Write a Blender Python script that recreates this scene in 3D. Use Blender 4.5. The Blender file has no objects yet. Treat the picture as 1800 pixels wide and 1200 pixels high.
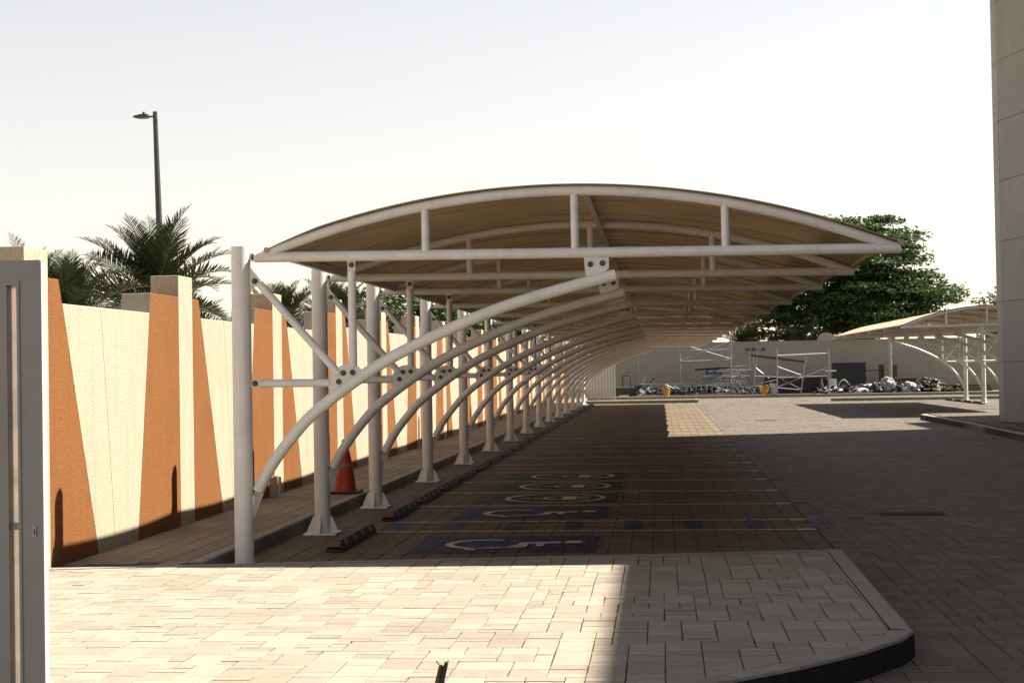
import bpy, bmesh, math, random
import numpy as np
from mathutils import Vector, Matrix, Euler
R = math.radians
random.seed(7); rng = np.random.default_rng(7)
sc = bpy.context.scene
C = sc.collection

# ------------------------------------------------------------------ camera
FPX, CXP, CYP, CAMH = 2650.0, 900.0, 600.0, 1.7
cam = bpy.data.cameras.new('camera'); camo = bpy.data.objects.new('camera', cam); C.objects.link(camo)
cam.sensor_width = 36.0; cam.lens = FPX / 1800 * 36; cam.clip_start = 0.05; cam.clip_end = 3000
a = Vector(((1160 - CXP) / FPX, -(645 - CYP) / FPX, 1)).normalized()        # street axis seen by the camera
rl = 0.017
u = Vector((-rl, 1, -(-rl * a.x + a.y) / a.z)).normalized()                 # plumb line seen by the camera
x_ = u.cross(a)
right = Vector((x_.x, a.x, u.x)); up = Vector((x_.y, a.y, u.y)); fwd = Vector((x_.z, a.z, u.z))
m4 = Matrix(((right.x, up.x, -fwd.x, 0), (right.y, up.y, -fwd.y, 0), (right.z, up.z, -fwd.z, CAMH), (0, 0, 0, 1)))
camo.matrix_world = m4
sc.camera = camo

# ------------------------------------------------------------------ sky, sun, exposure
SUN_EL, SUN_AZ = 54.6, 20.0            # azimuth measured from +X towards +Y
world = bpy.data.worlds.new('World'); sc.world = world; world.use_nodes = True
wn = world.node_tree.nodes; wl = world.node_tree.links
bg = wn['Background']
sky = wn.new('ShaderNodeTexSky'); sky.sky_type = 'NISHITA'; sky.sun_disc = False
sky.sun_elevation = R(SUN_EL); sky.sun_rotation = R(90 - SUN_AZ)
sky.altitude = 0; sky.air_density = 1.35; sky.dust_density = 0.25; sky.ozone_density = 1.0
hs = wn.new('ShaderNodeHueSaturation'); hs.inputs['Saturation'].default_value = .48      # dusty, hazy air
tn = wn.new('ShaderNodeMix'); tn.data_type = 'RGBA'; tn.blend_type = 'MULTIPLY'; tn.inputs[0].default_value = 1.0; tn.inputs[7].default_value = (1.075, .955, .875, 1)
wl.new(sky.outputs[0], hs.inputs['Color']); wl.new(hs.outputs[0], tn.inputs[6]); wl.new(tn.outputs[2], bg.inputs[0]); bg.inputs[1].default_value = 0.05
sun = bpy.data.lights.new('sun', 'SUN'); sun.energy = 5.0; sun.angle = R(0.53); sun.color = (1.0, 0.925, 0.80)
suno = bpy.data.objects.new('sun', sun); C.objects.link(suno)
e, z = R(SUN_EL), R(SUN_AZ)
d = Vector((-math.cos(e) * math.cos(z), -math.cos(e) * math.sin(z), -math.sin(e)))
suno.rotation_euler = d.to_track_quat('-Z', 'Y').to_euler(); suno.location = (20, 10, 30)
sc.render.engine = 'CYCLES'
sc.view_settings.view_transform = 'Standard'; sc.view_settings.look = 'None'
sc.view_settings.exposure = 1.82; sc.view_settings.gamma = 1.0
sc.cycles.max_bounces = 6

# ------------------------------------------------------------------ helpers
def tag(o, label=None, cat=None, group=None, kind=None):
    if label: o['label'] = label
    if cat: o['category'] = cat
    if group: o['group'] = group
    if kind: o['kind'] = kind
    return o

def empty(name, loc=(0, 0, 0), rz=0, **k):
    o = bpy.data.objects.new(name, None); C.objects.link(o); o.location = loc; o.rotation_euler = (0, 0, rz)
    o.empty_display_size = .2
    return tag(o, **k)

class MB:
    """collects shapes and links them as one mesh object"""
    def __init__(s): s.v = []; s.f = []; s.sm = []
    def add(s, vs, fs, smooth=False):
        n = len(s.v); s.v += [tuple(p) for p in vs]
        s.f += [tuple(i + n for i in f) for f in fs]; s.sm += [smooth] * len(fs); return s
    def box(s, x0, x1, y0, y1, z0, z1):
        vs = [(x0, y0, z0), (x1, y0, z0), (x1, y1, z0), (x0, y1, z0), (x0, y0, z1), (x1, y0, z1), (x1, y1, z1), (x0, y1, z1)]
        return s.add(vs, [(0, 3, 2, 1), (4, 5, 6, 7), (0, 1, 5, 4), (1, 2, 6, 5), (2, 3, 7, 6), (3, 0, 4, 7)])
    def obox(s, c, ax, ay, az, hx, hy, hz):
        c = Vector(c); P = []
        for k in (-1, 1):
            for (i, j) in ((-1, -1), (1, -1), (1, 1), (-1, 1)): P.append(c + ax * (i * hx) + ay * (j * hy) + az * (k * hz))
        return s.add(P, [(0, 3, 2, 1), (4, 5, 6, 7), (0, 1, 5, 4), (1, 2, 6, 5), (2, 3, 7, 6), (3, 0, 4, 7)])
    def bar(s, p, q, w, t, upv=(0, 0, 1)):
        p = Vector(p); q = Vector(q); ax = (q - p); L = ax.length; ax.normalize()
        az = Vector(upv); az = (az - ax * az.dot(ax))
        if az.length < 1e-5: az = Vector((1, 0, 0)) - ax * ax.x
        az.normalize(); ay = az.cross(ax)
        return s.obox((p + q) / 2, ax, ay, az, L / 2, w / 2, t / 2)
    def path(s, pts, rad, n=10, caps=True):
        pts = [Vector(p) for p in pts]; m = len(pts)
        rad = rad if isinstance(rad, (list, tuple)) else [rad] * m
        vs = []; prev = None
        for i, p in enumerate(pts):
            t = (pts[min(i + 1, m - 1)] - pts[max(i - 1, 0)]).normalized()
            if prev is None:
                ref = Vector((0, 0, 1)) if abs(t.z) < .9 else Vector((1, 0, 0))
            else: ref = prev
            a_ = (ref - t * ref.dot(t)).normalized(); b_ = t.cross(a_); prev = a_
            for k in range(n):
                g = 2 * math.pi * k / n; vs.append(p + (a_ * math.cos(g) + b_ * math.sin(g)) * rad[i])
        fs = []
        for i in range(m - 1):
            for k in range(n):
                k2 = (k + 1) % n; fs.append((i * n + k, i * n + k2, (i + 1) * n + k2, (i + 1) * n + k))
        s.add(vs, fs, True)
        if caps:
            nb = len(s.v) - len(vs)
            s.f.append(tuple(nb + k for k in reversed(range(n)))); s.sm.append(False)
            s.f.append(tuple(nb + (m - 1) * n + k for k in range(n))); s.sm.append(False)
        return s
    def tube(s, p, q, r, n=10, r2=None): return s.path([p, q], [r, r if r2 is None else r2], n)
    def prism(s, poly, axis, lo, hi):
        """poly: 2D points, extruded along axis 'x','y' or 'z' between lo and hi"""
        n = len(poly)
        def P(c, t):
            return (t, c[0], c[1]) if axis == 'x' else ((c[0], t, c[1]) if axis == 'y' else (c[0], c[1], t))
        vs = [P(c, lo) for c in poly] + [P(c, hi) for c in poly]
        fs = [tuple(reversed(range(n))), tuple(range(n, 2 * n))] + [(i, (i + 1) % n, n + (i + 1) % n, n + i) for i in range(n)]
        return s.add(vs, fs)
    def lathe(s, prof, c=(0, 0, 0), n=20):
        vs = []
        for (r, zz) in prof:
            for k in range(n):
                g = 2 * math.pi * k / n; vs.append((c[0] + r * math.cos(g), c[1] + r * math.sin(g), c[2] + zz))
        fs = [(i * n + k, i * n + (k + 1) % n, (i + 1) * n + (k + 1) % n, (i + 1) * n + k) for i in range(len(prof) - 1) for k in range(n)]
        fs += [tuple(reversed(range(n))), tuple(range((len(prof) - 1) * n, len(prof) * n))]
        return s.add(vs, fs, True)
    def mesh(s, name, mat):
        me = bpy.data.meshes.new(name); me.from_pydata(s.v, [], s.f); me.validate()
        bm = bmesh.new(); bm.from_mesh(me); bmesh.ops.recalc_face_normals(bm, faces=bm.faces); bm.to_mesh(me); bm.free()
        if any(s.sm):
            me.polygons.foreach_set('use_smooth', s.sm[:len(me.polygons)] if len(s.sm) >= len(me.polygons) else [True] * len(me.polygons))
            me.set_sharp_from_angle(angle=R(38))
        me.materials.append(mat); return me
    def build(s, name, mat, parent=None, loc=None, **k):
        return link(name, s.mesh(name, mat), parent, loc, **k)

def link(name, me, parent=None, loc=None, rot=None, **k):
    o = bpy.data.objects.new(name, me); C.objects.link(o)
    if parent: o.parent = parent
    if loc is not None: o.location = loc
    if rot is not None: o.rotation_euler = rot
    return tag(o, **k)

def copy_tree(o, parent=None):
    c = o.copy(); C.objects.link(c); c.parent = parent
    for ch in list(o.children): copy_tree(ch, c)
    return c

def bevel_mesh(me, w, seg=2):
    bm = bmesh.new(); bm.from_mesh(me)
    bmesh.ops.bevel(bm, geom=list(bm.edges), offset=w, segments=seg, affect='EDGES', profile=.6, clamp_overlap=True)
    bm.to_mesh(me); bm.free(); return me

# ------------------------------------------------------------------ materials
def nd(nt, t, **k):
    n = nt.nodes.new(t)
    for a_, b_ in k.items(): setattr(n, a_, b_)
    return n

def material(name, col, rough=.6, var=.12, scale=8.0, bump=0.0, bscale=60.0, spec=.5, metal=0.0, stain=0.0, stain_scale=.6,
             stain_col=None, rand=0.0, speck=0.0, speck_scale=120.0, speck_col=(.05, .04, .025), transl=0.0, wear=0.0, streak=0.0, streak_col=(.2, .17, .13)):
    m = bpy.data.materials.new(name); m.use_nodes = True; nt = m.node_tree; L = nt.links
    b = nt.nodes['Principled BSDF']
    geo = nd(nt, 'ShaderNodeNewGeometry')
    no = nd(nt, 'ShaderNodeTexNoise'); no.inputs['Scale'].default_value = scale; no.inputs['Detail'].default_value = 5
    L.new(geo.outputs['Position'], no.inputs['Vector'])
    mr = nd(nt, 'ShaderNodeMapRange'); mr.inputs[1].default_value = .3; mr.inputs[2].default_value = .7
    mr.inputs[3].default_value = 1 - var; mr.inputs[4].default_value = 1 + var
    L.new(no.outputs['Fac'], mr.inputs[0])
    val = mr.outputs[0]
    if rand:
        oi = nd(nt, 'ShaderNodeObjectInfo')
        ad = nd(nt, 'ShaderNodeMath', operation='ADD'); L.new(oi.outputs['Random'], ad.inputs[0]); L.new(geo.outputs['Random Per Island'], ad.inputs[1])
        fr = nd(nt, 'ShaderNodeMath', operation='FRACT'); L.new(ad.outputs[0], fr.inputs[0])
        m2 = nd(nt, 'ShaderNodeMapRange'); m2.inputs[3].default_value = 1 - rand; m2.inputs[4].default_value = 1 + rand
        L.new(fr.outputs[0], m2.inputs[0])
        mu = nd(nt, 'ShaderNodeMath', operation='MULTIPLY'); L.new(val, mu.inputs[0]); L.new(m2.outputs[0], mu.inputs[1]); val = mu.outputs[0]
    base = nd(nt, 'ShaderNodeVectorMath', operation='SCALE'); base.inputs[0].default_value = col; L.new(val, base.inputs['Scale'])
    colout = base.outputs[0]
    if stain:
        n2 = nd(nt, 'ShaderNodeTexNoise'); n2.inputs['Scale'].default_value = stain_scale; n2.inputs['Detail'].default_value = 6; n2.inputs['Roughness'].default_value = .65
        L.new(geo.outputs['Position'], n2.inputs['Vector'])
        m3 = nd(nt, 'ShaderNodeMapRange'); m3.inputs[1].default_value = .5; m3.inputs[2].default_value = .72; m3.inputs[3].default_value = 0; m3.inputs[4].default_value = stain
        L.new(n2.outputs['Fac'], m3.inputs[0])
        mx = nd(nt, 'ShaderNodeMix', data_type='RGBA'); L.new(m3.outputs[0], mx.inputs[0]); L.new(colout, mx.inputs[6])
        mx.inputs[7].default_value = (*(stain_col or tuple(c * .45 for c in col)), 1); colout = mx.outputs[2]
    if streak:                                           # runs of dust washed down the face
        mp_ = nd(nt, 'ShaderNodeVectorMath', operation='MULTIPLY'); mp_.inputs[1].default_value = (9, 9, .55); L.new(geo.outputs['Position'], mp_.inputs[0])
        n7 = nd(nt, 'ShaderNodeTexNoise'); n7.inputs['Scale'].default_value = 1.0; n7.inputs['Detail'].default_value = 5; n7.inputs['Roughness'].default_value = .6
        L.new(mp_.outputs[0], n7.inputs['Vector'])
        m7 = nd(nt, 'ShaderNodeMapRange'); m7.inputs[1].default_value = .5; m7.inputs[2].default_value = .75; m7.inputs[3].default_value = 0; m7.inputs[4].default_value = streak
        L.new(n7.outputs['Fac'], m7.inputs[0])
        mx = nd(nt, 'ShaderNodeMix', data_type='RGBA'); L.new(m7.outputs[0], mx.inputs[0]); L.new(colout, mx.inputs[6])
        mx.inputs[7].default_value = (*streak_col, 1); colout = mx.outputs[2]
    if speck:
        n4 = nd(nt, 'ShaderNodeTexNoise'); n4.inputs['Scale'].default_value = speck_scale; n4.inputs['Detail'].default_value = 2
        L.new(geo.outputs['Position'], n4.inputs['Vector'])
        m5 = nd(nt, 'ShaderNodeMapRange'); m5.inputs[1].default_value = .6; m5.inputs[2].default_value = .7; m5.inputs[3].default_value = 0; m5.inputs[4].default_value = speck
        L.new(n4.outputs['Fac'], m5.inputs[0])
        mx = nd(nt, 'ShaderNodeMix', data_type='RGBA'); L.new(m5.outputs[0], mx.inputs[0]); L.new(colout, mx.inputs[6])
        mx.inputs[7].default_value = (*speck_col, 1); colout = mx.outputs[2]
    L.new(colout, b.inputs['Base Color'])
    b.inputs['Roughness'].default_value = rough; b.inputs['Metallic'].default_value = metal
    b.inputs['Specular IOR Level'].default_value = spec
    if bump:
        n3 = nd(nt, 'ShaderNodeTexNoise'); n3.inputs['Scale'].default_value = bscale; n3.inputs['Detail'].default_value = 4
        L.new(geo.outputs['Position'], n3.inputs['Vector'])
        bp = nd(nt, 'ShaderNodeBump'); bp.inputs['Strength'].default_value = bump; bp.inputs['Distance'].default_value = .02
        L.new(n3.outputs['Fac'], bp.inputs['Height']); L.new(bp.outputs[0], b.inputs['Normal'])
    if transl:
        tr = nd(nt, 'ShaderNodeBsdfTranslucent'); L.new(colout, tr.inputs['Color'])
        ms = nd(nt, 'ShaderNodeMixShader'); ms.inputs[0].default_value = transl
        L.new(b.outputs[0], ms.inputs[1]); L.new(tr.outputs[0], ms.inputs[2])
        L.new(ms.outputs[0], nt.nodes['Material Output'].inputs[0])
    if wear:                                             # worn paint: the blocks show through
        n6 = nd(nt, 'ShaderNodeTexNoise'); n6.inputs['Scale'].default_value = 5.0; n6.inputs['Detail'].default_value = 8; n6.inputs['Roughness'].default_value = .75
        L.new(geo.outputs['Position'], n6.inputs['Vector'])
        m6 = nd(nt, 'ShaderNodeMapRange'); m6.inputs[1].default_value = .36; m6.inputs[2].default_value = .62; m6.inputs[3].default_value = 1; m6.inputs[4].default_value = 1 - wear
        L.new(n6.outputs['Fac'], m6.inputs[0]); L.new(m6.outputs[0], b.inputs['Alpha'])
    return m

M = {}
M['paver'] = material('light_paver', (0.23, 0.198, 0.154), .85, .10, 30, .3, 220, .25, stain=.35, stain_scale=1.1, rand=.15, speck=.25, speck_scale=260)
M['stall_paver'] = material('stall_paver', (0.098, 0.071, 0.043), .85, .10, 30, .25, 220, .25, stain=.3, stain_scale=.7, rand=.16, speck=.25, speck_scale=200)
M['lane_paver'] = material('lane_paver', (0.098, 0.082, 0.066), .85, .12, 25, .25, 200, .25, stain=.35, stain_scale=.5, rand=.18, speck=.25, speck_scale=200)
M['walk_paver'] = material('walk_paver', (0.175, 0.142, 0.108), .85, .10, 25, .25, 200, .25, stain=.3, stain_scale=.7, rand=.14)
M['joint'] = material('joint_sand', (0.045, 0.035, 0.026), .95, .3, 20, .3, 100)
M['sand'] = material('sand', (0.25, 0.2, 0.135), .95, .15, .8, .3, 10, stain=.3, stain_scale=.05)
M['kerb'] = material('kerb_concrete', (0.2, 0.182, 0.158), .85, .12, 10, .25, 90, .3, stain=.35, stain_scale=1.4, rand=.07)
M['kerb_black'] = material('kerb_black_face', (.022, .021, .021), .7, .25, 10, .2, 90, .3, stain=.3, stain_scale=2, stain_col=(.06, .055, .05))  # near-black tone for the upright faces of the platform kerb
M['steel'] = material('painted_steel', (0.62, 0.61, 0.605), .42, .05, 3, .03, 40, .5, stain=.14, stain_scale=3.5, streak=.28, streak_col=(.38, .33, .27), stain_col=(.24, .20, .16), speck=.30, speck_scale=60, speck_col=(.25, .22, .19))
M['galv'] = material('galvanised_steel', (0.26, 0.26, 0.27), .45, .2, 6, .05, 60, .5, metal=.6)
M['bolt'] = material('bolt_steel', (0.07, 0.067, 0.064), .5, .15, 40, 0, 1, .5, metal=.5)
M['membrane'] = material('membrane', (0.42, 0.335, 0.225),   .55, .10, 1.2, .22, 3.2, .35, stain=.35, stain_scale=1.1, stain_col=(.28, .22, .145), transl=.20)
M['cream'] = material('cream_render', (0.37, 0.332, 0.25), .92, .08, 30, .5, 85, .15, stain=.25, stain_scale=1.3, streak=.4, streak_col=(.25, .21, .15), stain_col=(.25, .21, .145), speck=.65, speck_scale=42, speck_col=(.20, .155, .095))
M['orange'] = material('orange_render', (0.195, 0.079, 0.024), streak=.35, streak_col=(.14, .065, .026), rough=.92, var=.12, scale=30, bump=.5, bscale=85, spec=.15, stain=.3, stain_scale=1.1, speck=.6, speck_scale=42, speck_col=(.085, .03, .010))
M['rear'] = material('rear_render', (0.27, 0.252, 0.213), .92, .06, 4, .3, 100, .15, stain=.2, stain_scale=.5)
M['clad'] = material('cladding', (0.20, 0.198, 0.19), .6, .05, 3, .08, 120, .4, streak=.4, streak_col=(.14, .13, .115), stain=.2, stain_scale=.6, rand=.07)
M['dark'] = material('dark_joint', (.03, .03, .03), .9)
M['gate'] = material('gate_paint', (0.235, 0.233, 0.228), .45, .05, 2.5, .04, 30, .5, stain=.2, stain_scale=3)
M['gate_in'] = material('gate_film', (.88, .79, .72), .6, .06, 14, .15, 40, .4, stain=.2, stain_scale=6, transl=.55)
M['black'] = material('black_rubber', (0.016, 0.015, 0.014), .7, .3, 14, .2, 60, .4)
M['redrefl'] = material('stop_red', (0.12, 0.016, 0.008), .5, .25, 20, .1, 60, .5)
M['amber'] = material('stop_amber', (0.3, 0.11, 0.02), .45, .2, 20, .1, 60, .5)
M['cone'] = material('cone_orange', (0.3, 0.026, 0.01), .5, .12, 9, .05, 30, .5, stain=.3, stain_scale=5)
M['white'] = material('white_paint', (0.58, 0.54, 0.47), .75, .12, 12, .15, 120, .3, stain=.45, stain_scale=6, stain_col=(.26, .22, .16), wear=.35)
M['blue'] = material('blue_paint', (0.014, 0.021, 0.066), .7, .2, 12, .15, 120, .3, stain=.3, stain_scale=3, wear=.4)
M['green'] = material('green_paint', (0.016, 0.042, 0.017), .7, .2, 12, .15, 120, .3, stain=.3, stain_scale=3, wear=.5)
M['grate'] = material('cast_iron', (0.012, 0.011, 0.010), .95, .2, 10, 0, 1, .1)
M['sheet'] = material('ribbed_sheet', (0.46, 0.45, 0.43), .5, .06, 4, .03, 40, .4, stain=.15, stain_scale=2)
M['lamp'] = material('lamp_grey', (0.045, 0.045, 0.05), .45, .1, 4, 0, 1, .5, metal=.3)
M['bark'] = material('bark', (0.08, 0.055, 0.035), .95, .3, 12, .6, 30, .2)
M['palmtrunk'] = material('palm_trunk', (0.09, 0.065, 0.04), .95, .35, 9, .8, 14, .2)
M['frond'] = material('palm_frond', (0.024, 0.032, 0.014), .55, .25, 3, 0, 1, .4, rand=.2, transl=.18)
M['frond_dry'] = material('palm_frond_dry', (0.13, 0.09, 0.042), .7, .25, 3, 0, 1, .3, rand=.2, transl=.15)
M['leaf'] = material('leaf', (0.032, 0.066, 0.013), .55, .4, .5, 0, 1, .4, rand=.5, transl=.28)
M['leaf2'] = material('leaf_olive', (0.042, 0.056, 0.02), .55, .3, .9, 0, 1, .4, rand=.3, transl=.22)
M['yellow'] = material('yellow_plastic', (0.42, 0.2, 0.015), .5, .1, 9, 0, 1, .5, stain=.25, stain_scale=8)
M['wood'] = material('timber', (0.075, 0.05, 0.03), .85, .25, 14, .3, 40, .2, rand=.15)
M['brick'] = material('brick', (0.1, 0.045, 0.028), .9, .2, 14, .3, 60, .2, rand=.2)
M['whitestuff'] = material('white_plastic', (0.42, 0.42, 0.42), .5, .12, 6, .2, 20, .4, stain=.3, stain_scale=3)
M['greybag'] = material('grey_sheeting', (0.2, 0.205, 0.22), .5, .25, 3, .4, 9, .4)
M['blackboard'] = material('black_board', (0.01, 0.01, 0.011), .5, .2, 4, 0, 1, .4)
M['machine'] = material('machine_green', (0.018, 0.035, 0.03), .5, .3, 6, 0, 1, .4)
M['bluetarp'] = material('blue_plastic', (0.06, 0.1, 0.2), .5, .2, 4, .2, 12, .4)

# ------------------------------------------------------------------ the ground and its pavers
def clip_poly(poly, planes):
    for (nx, ny, dd) in planes:                      # keep nx*x+ny*y <= dd
        out = []
        for i in range(len(poly)):
            p, q = poly[i], poly[(i + 1) % len(poly)]
            a_ = nx * p[0] + ny * p[1] - dd; b_ = nx * q[0] + ny * q[1] - dd
            if a_ <= 0: out.append(p)
            if (a_ < 0 < b_) or (b_ < 0 < a_):
                t = a_ / (a_ - b_); out.append((p[0] + t * (q[0] - p[0]), p[1] + t * (q[1] - p[1])))
        poly = out
        if len(poly) < 3: return []
    return poly

def planes_of(poly):                                  # convex, counter-clockwise
    out = []
    for i in range(len(poly)):
        p, q = poly[i], poly[(i + 1) % len(poly)]
        nx, ny = q[1] - p[1], p[0] - q[0]; L = math.hypot(nx, ny)
        out.append((nx / L, ny / L, (nx * p[0] + ny * p[1]) / L))
    return out

def ashlar(x0, x1, y0, y1, sizes, cell=.1, seed=1):
    rd = random.Random(seed); nx = int(round((x1 - x0) / cell)); ny = int(round((y1 - y0) / cell))
    occ = bytearray(nx * ny); out = []
    for j in range(ny):
        for i in range(nx):
            if occ[j * nx + i]: continue
            w, l = rd.choice(sizes)
            w = min(w, nx - i); l = min(l, ny - j)
            k = 0
            while k < w and not occ[j * nx + i + k]: k += 1
            w = k
            for jj in range(j, j + l):
                for ii in range(i, i + w): occ[jj * nx + ii] = 1
            out.append((x0 + i * cell, y0 + j * cell, w * cell, l * cell))
    return out

def lanes(x0, x1, y0, y1, lw=.21, lens=(.1, .2, .2, .3), seed=1):
    rd = random.Random(seed); out = []; x = x0
    while x < x1 - .02:
        w = min(lw, x1 - x); y = y0
        while y < y1 - .02:
            l = min(rd.choice(lens), y1 - y); out.append((x, y, w, l)); y += l
        x += w
    return out

CHM = {}
def paver_mesh(w, l, mat, var):
    key = (round(w, 2), round(l, 2), mat.name, var)
    if key in CHM: return CHM[key]
    rd = random.Random(hash(key[:2]) % 1000 + var)
    g = [rd.uniform(.002, .0055), rd.uniform(.002, .0055), rd.uniform(.0005, .004), rd.uniform(.0005, .004)]
    x0, x1, y0, y1 = -w / 2 + g[0], w / 2 - g[1], -l / 2 + g[2], l / 2 - g[3]; c = .004
    vs = [(x0, y0, -.02), (x1, y0, -.02), (x1, y1, -.02), (x0, y1, -.02), (x0, y0, -c), (x1, y0, -c), (x1, y1, -c), (x0, y1, -c),
          (x0 + c, y0 + c, 0), (x1 - c, y0 + c, 0), (x1 - c, y1 - c, 0), (x0 + c, y1 - c, 0)]
    fs = [(0, 1, 5, 4), (1, 2, 6, 5), (2, 3, 7, 6), (3, 0, 4, 7), (4, 5, 9, 8), (5, 6, 10, 9), (6, 7, 11, 10), (7, 4, 8, 11), (8, 9, 10, 11)]
    me = bpy.data.meshes.new('paver'); me.from_pydata(vs, [], fs); me.materials.append(mat); CHM[key] = me
    return me

def pave(rects, zt, mat, parent, planes=None, n_single=300, seed=3, name='paver', keep=None, jit=.0012):
    """nearest n_single whole pavers become objects, the rest one joined part"""
    rd = random.Random(seed); singles = []; rest = []
    for (x, y, w, l) in rects:
        if keep and not keep(x + w / 2, y + l / 2): continue
        poly = [(x, y), (x + w, y), (x + w, y + l), (x, y + l)]
        if planes:
            p2 = clip_poly(poly, planes)
            if len(p2) < 3: continue
            ar = .5 * abs(sum(p2[i][0] * p2[(i + 1) % len(p2)][1] - p2[(i + 1) % len(p2)][0] * p2[i][1] for i in range(len(p2))))
            if ar < .0008: continue
            if ar < w * l * .999: rest.append(p2); continue
        singles.append((x + w / 2, y + l / 2, w, l))
    def vis(p):                                        # largest in view first
        X, Y, w, l = p; inside = -.42 * Y - .3 < X < .245 * Y + .1 and Y > 7.2
        return (0 if inside else 1, Y * Y / (w * l))
    singles.sort(key=vis)
    for (X, Y, w, l) in singles[:n_single]:
        o = link(name, paver_mesh(w, l, mat, rd.randrange(4)), parent, (X, Y, zt + rd.uniform(-jit, jit)),
                 (rd.uniform(-.006, .006), rd.uniform(-.006, .006), rd.uniform(-.004, .004)))
    for (X, Y, w, l) in singles[n_single:]:
        rest.append([(X - w / 2, Y - l / 2), (X + w / 2, Y - l / 2), (X + w / 2, Y + l / 2), (X - w / 2, Y + l / 2)])
    vs = []; fs = []
    for p in rest:
        n = len(p); b0 = len(vs); g = rd.uniform(.002, .005)
        cx = sum(q[0] for q in p) / n; cy = sum(q[1] for q in p) / n
        zz = zt + rd.uniform(-jit, jit); tx, ty = rd.uniform(-.006, .006), rd.uniform(-.006, .006)
        q = []
        for (px, py) in p:
            dx, dy = px - cx, py - cy
            q.append((px - math.copysign(min(g, abs(dx) * .5), dx), py - math.copysign(min(g, abs(dy) * .5), dy)))
        vs += [(a_, b_, zz - .02) for (a_, b_) in q] + [(a_, b_, zz + tx * (a_ - cx) + ty * (b_ - cy)) for (a_, b_) in q]
        fs += [tuple(b0 + n + k for k in range(n))] + [(b0 + k, b0 + (k + 1) % n, b0 + n + (k + 1) % n, b0 + n + k) for k in range(n)]
    if vs:
        me = bpy.data.meshes.new('paver_field'); me.from_pydata(vs, [], fs); me.materials.append(mat)
        link('paver_field', me, parent, (0, 0, 0), kind='stuff')

g = MB().box(-700, 700, -200, 1300, -.6, -.06)
g.build('ground', M['sand'], label='flat sandy ground reaching to the horizon', kind='structure')

lot = MB().box(-4.2, 30, -15, 81, -.05, -.012).build('parking_ground', M['joint'], label='block paved parking ground and drive lane', kind='structure')
STALL_X = 1.58
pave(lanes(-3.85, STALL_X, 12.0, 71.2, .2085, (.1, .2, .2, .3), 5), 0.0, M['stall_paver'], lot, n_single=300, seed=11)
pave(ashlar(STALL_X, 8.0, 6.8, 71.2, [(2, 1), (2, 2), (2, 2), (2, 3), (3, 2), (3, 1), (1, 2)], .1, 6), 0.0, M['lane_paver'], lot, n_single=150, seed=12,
     keep=lambda x, y: x < .252 * y + .8)
pave(ashlar(8.0, 16.0, 47.0, 71.2, [(3, 2), (2, 2), (3, 3)], .1, 8), 0.0, M['lane_paver'], lot, n_single=0, seed=13)
pave(ashlar(-3.85, 16.0, 71.2, 80.6, [(3, 3), (2, 2), (3, 2), (4, 3)], .1, 9), 0.0, M['lane_paver'], lot, n_single=0, seed=14)
pave(ashlar(-.8, STALL_X, 6.8, 12.0, [(2, 1), (2, 2), (2, 3), (3, 2)], .1, 16), 0.0, M['lane_paver'], lot, n_single=0, seed=15, keep=lambda x, y: y < 9.0 or x > 1.2)

# raised front pavement: convex outline, counter-clockwise
PZ = .15
front = [(-5.6, 3.0), (-2.6, 5.2), (-1.2, 6.2), (-.3, 6.95), (.36, 7.58), (.70, 7.885), (1.07, 8.30), (1.34, 8.70), (1.44, 8.95), (1.49, 12.86), (-5.6, 11.80)]
def inset(poly, dist):
    pl = [(nx, ny, dd - dist) for (nx, ny, dd) in planes_of(poly)]
    big = [(-50, -50), (50, -50), (50, 50), (-50, 50)]
    return clip_poly(big, pl)
pav = MB().prism(inset(front, .06), 'z', -.04, PZ - .012).build('front_pavement', M['joint'], label='raised pale block paved platform in front of the canopy', kind='structure')
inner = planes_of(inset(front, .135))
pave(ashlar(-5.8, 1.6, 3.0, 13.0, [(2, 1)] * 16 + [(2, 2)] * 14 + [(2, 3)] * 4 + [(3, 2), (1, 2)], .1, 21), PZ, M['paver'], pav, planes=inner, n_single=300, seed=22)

def resample(pts, step):
    out = [pts[0]]
    for p, q in zip(pts[:-1], pts[1:]):
        L = math.dist(p, q); n = max(1, int(round(L / step)))
        for k in range(1, n + 1): out.append((p[0] + (q[0] - p[0]) * k / n, p[1] + (q[1] - p[1]) * k / n))
    return out

def kerb_run(outer, width, zt, parent, step=.9, zb=-.03, left=True, gap=.004, mat=None, face=None):
    """kerb stones along a polyline; the stones lie on the left of the direction of travel"""
    pts = outer; n = len(pts); nrm = []
    for i in range(n):
        p, q = pts[max(i - 1, 0)], pts[min(i + 1, n - 1)]
        tx, ty = q[0] - p[0], q[1] - p[1]; L = math.hypot(tx, ty); s = 1 if left else -1
        nrm.append((-ty / L * s, tx / L * s))
    for i in range(n - 1):
        p, q = pts[i], pts[i + 1]; L = math.dist(p, q); t = gap / L / 2
        A = (p[0] + (q[0] - p[0]) * t, p[1] + (q[1] - p[1]) * t); B = (q[0] - (q[0] - p[0]) * t, q[1] - (q[1] - p[1]) * t)
        na, nb = nrm[i], nrm[i + 1]; b = .018
        def sec(P, nn):
            o = lambda k: (P[0] + nn[0] * k, P[1] + nn[1] * k)
            return [(*o(0), zb), (*o(0), zt - b), (*o(b * .35), zt - b * .3), (*o(b), zt), (*o(width), zt), (*o(width), zb)]
        s1, s2 = sec(A, na), sec(B, nb); m = len(s1)
        mb = MB().add(s1 + s2, [tuple(range(m)), tuple(reversed(range(m, 2 * m)))] + [(k, m + k, m + (k + 1) % m, (k + 1) % m) for k in range(m)])
        ks = mb.build('kerb_stone', mat or M['kerb'], parent)
        if face:
            ks.data.materials.append(face)
            for f in ks.data.polygons:
                if f.normal.z < .3: f.material_index = 1

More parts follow.
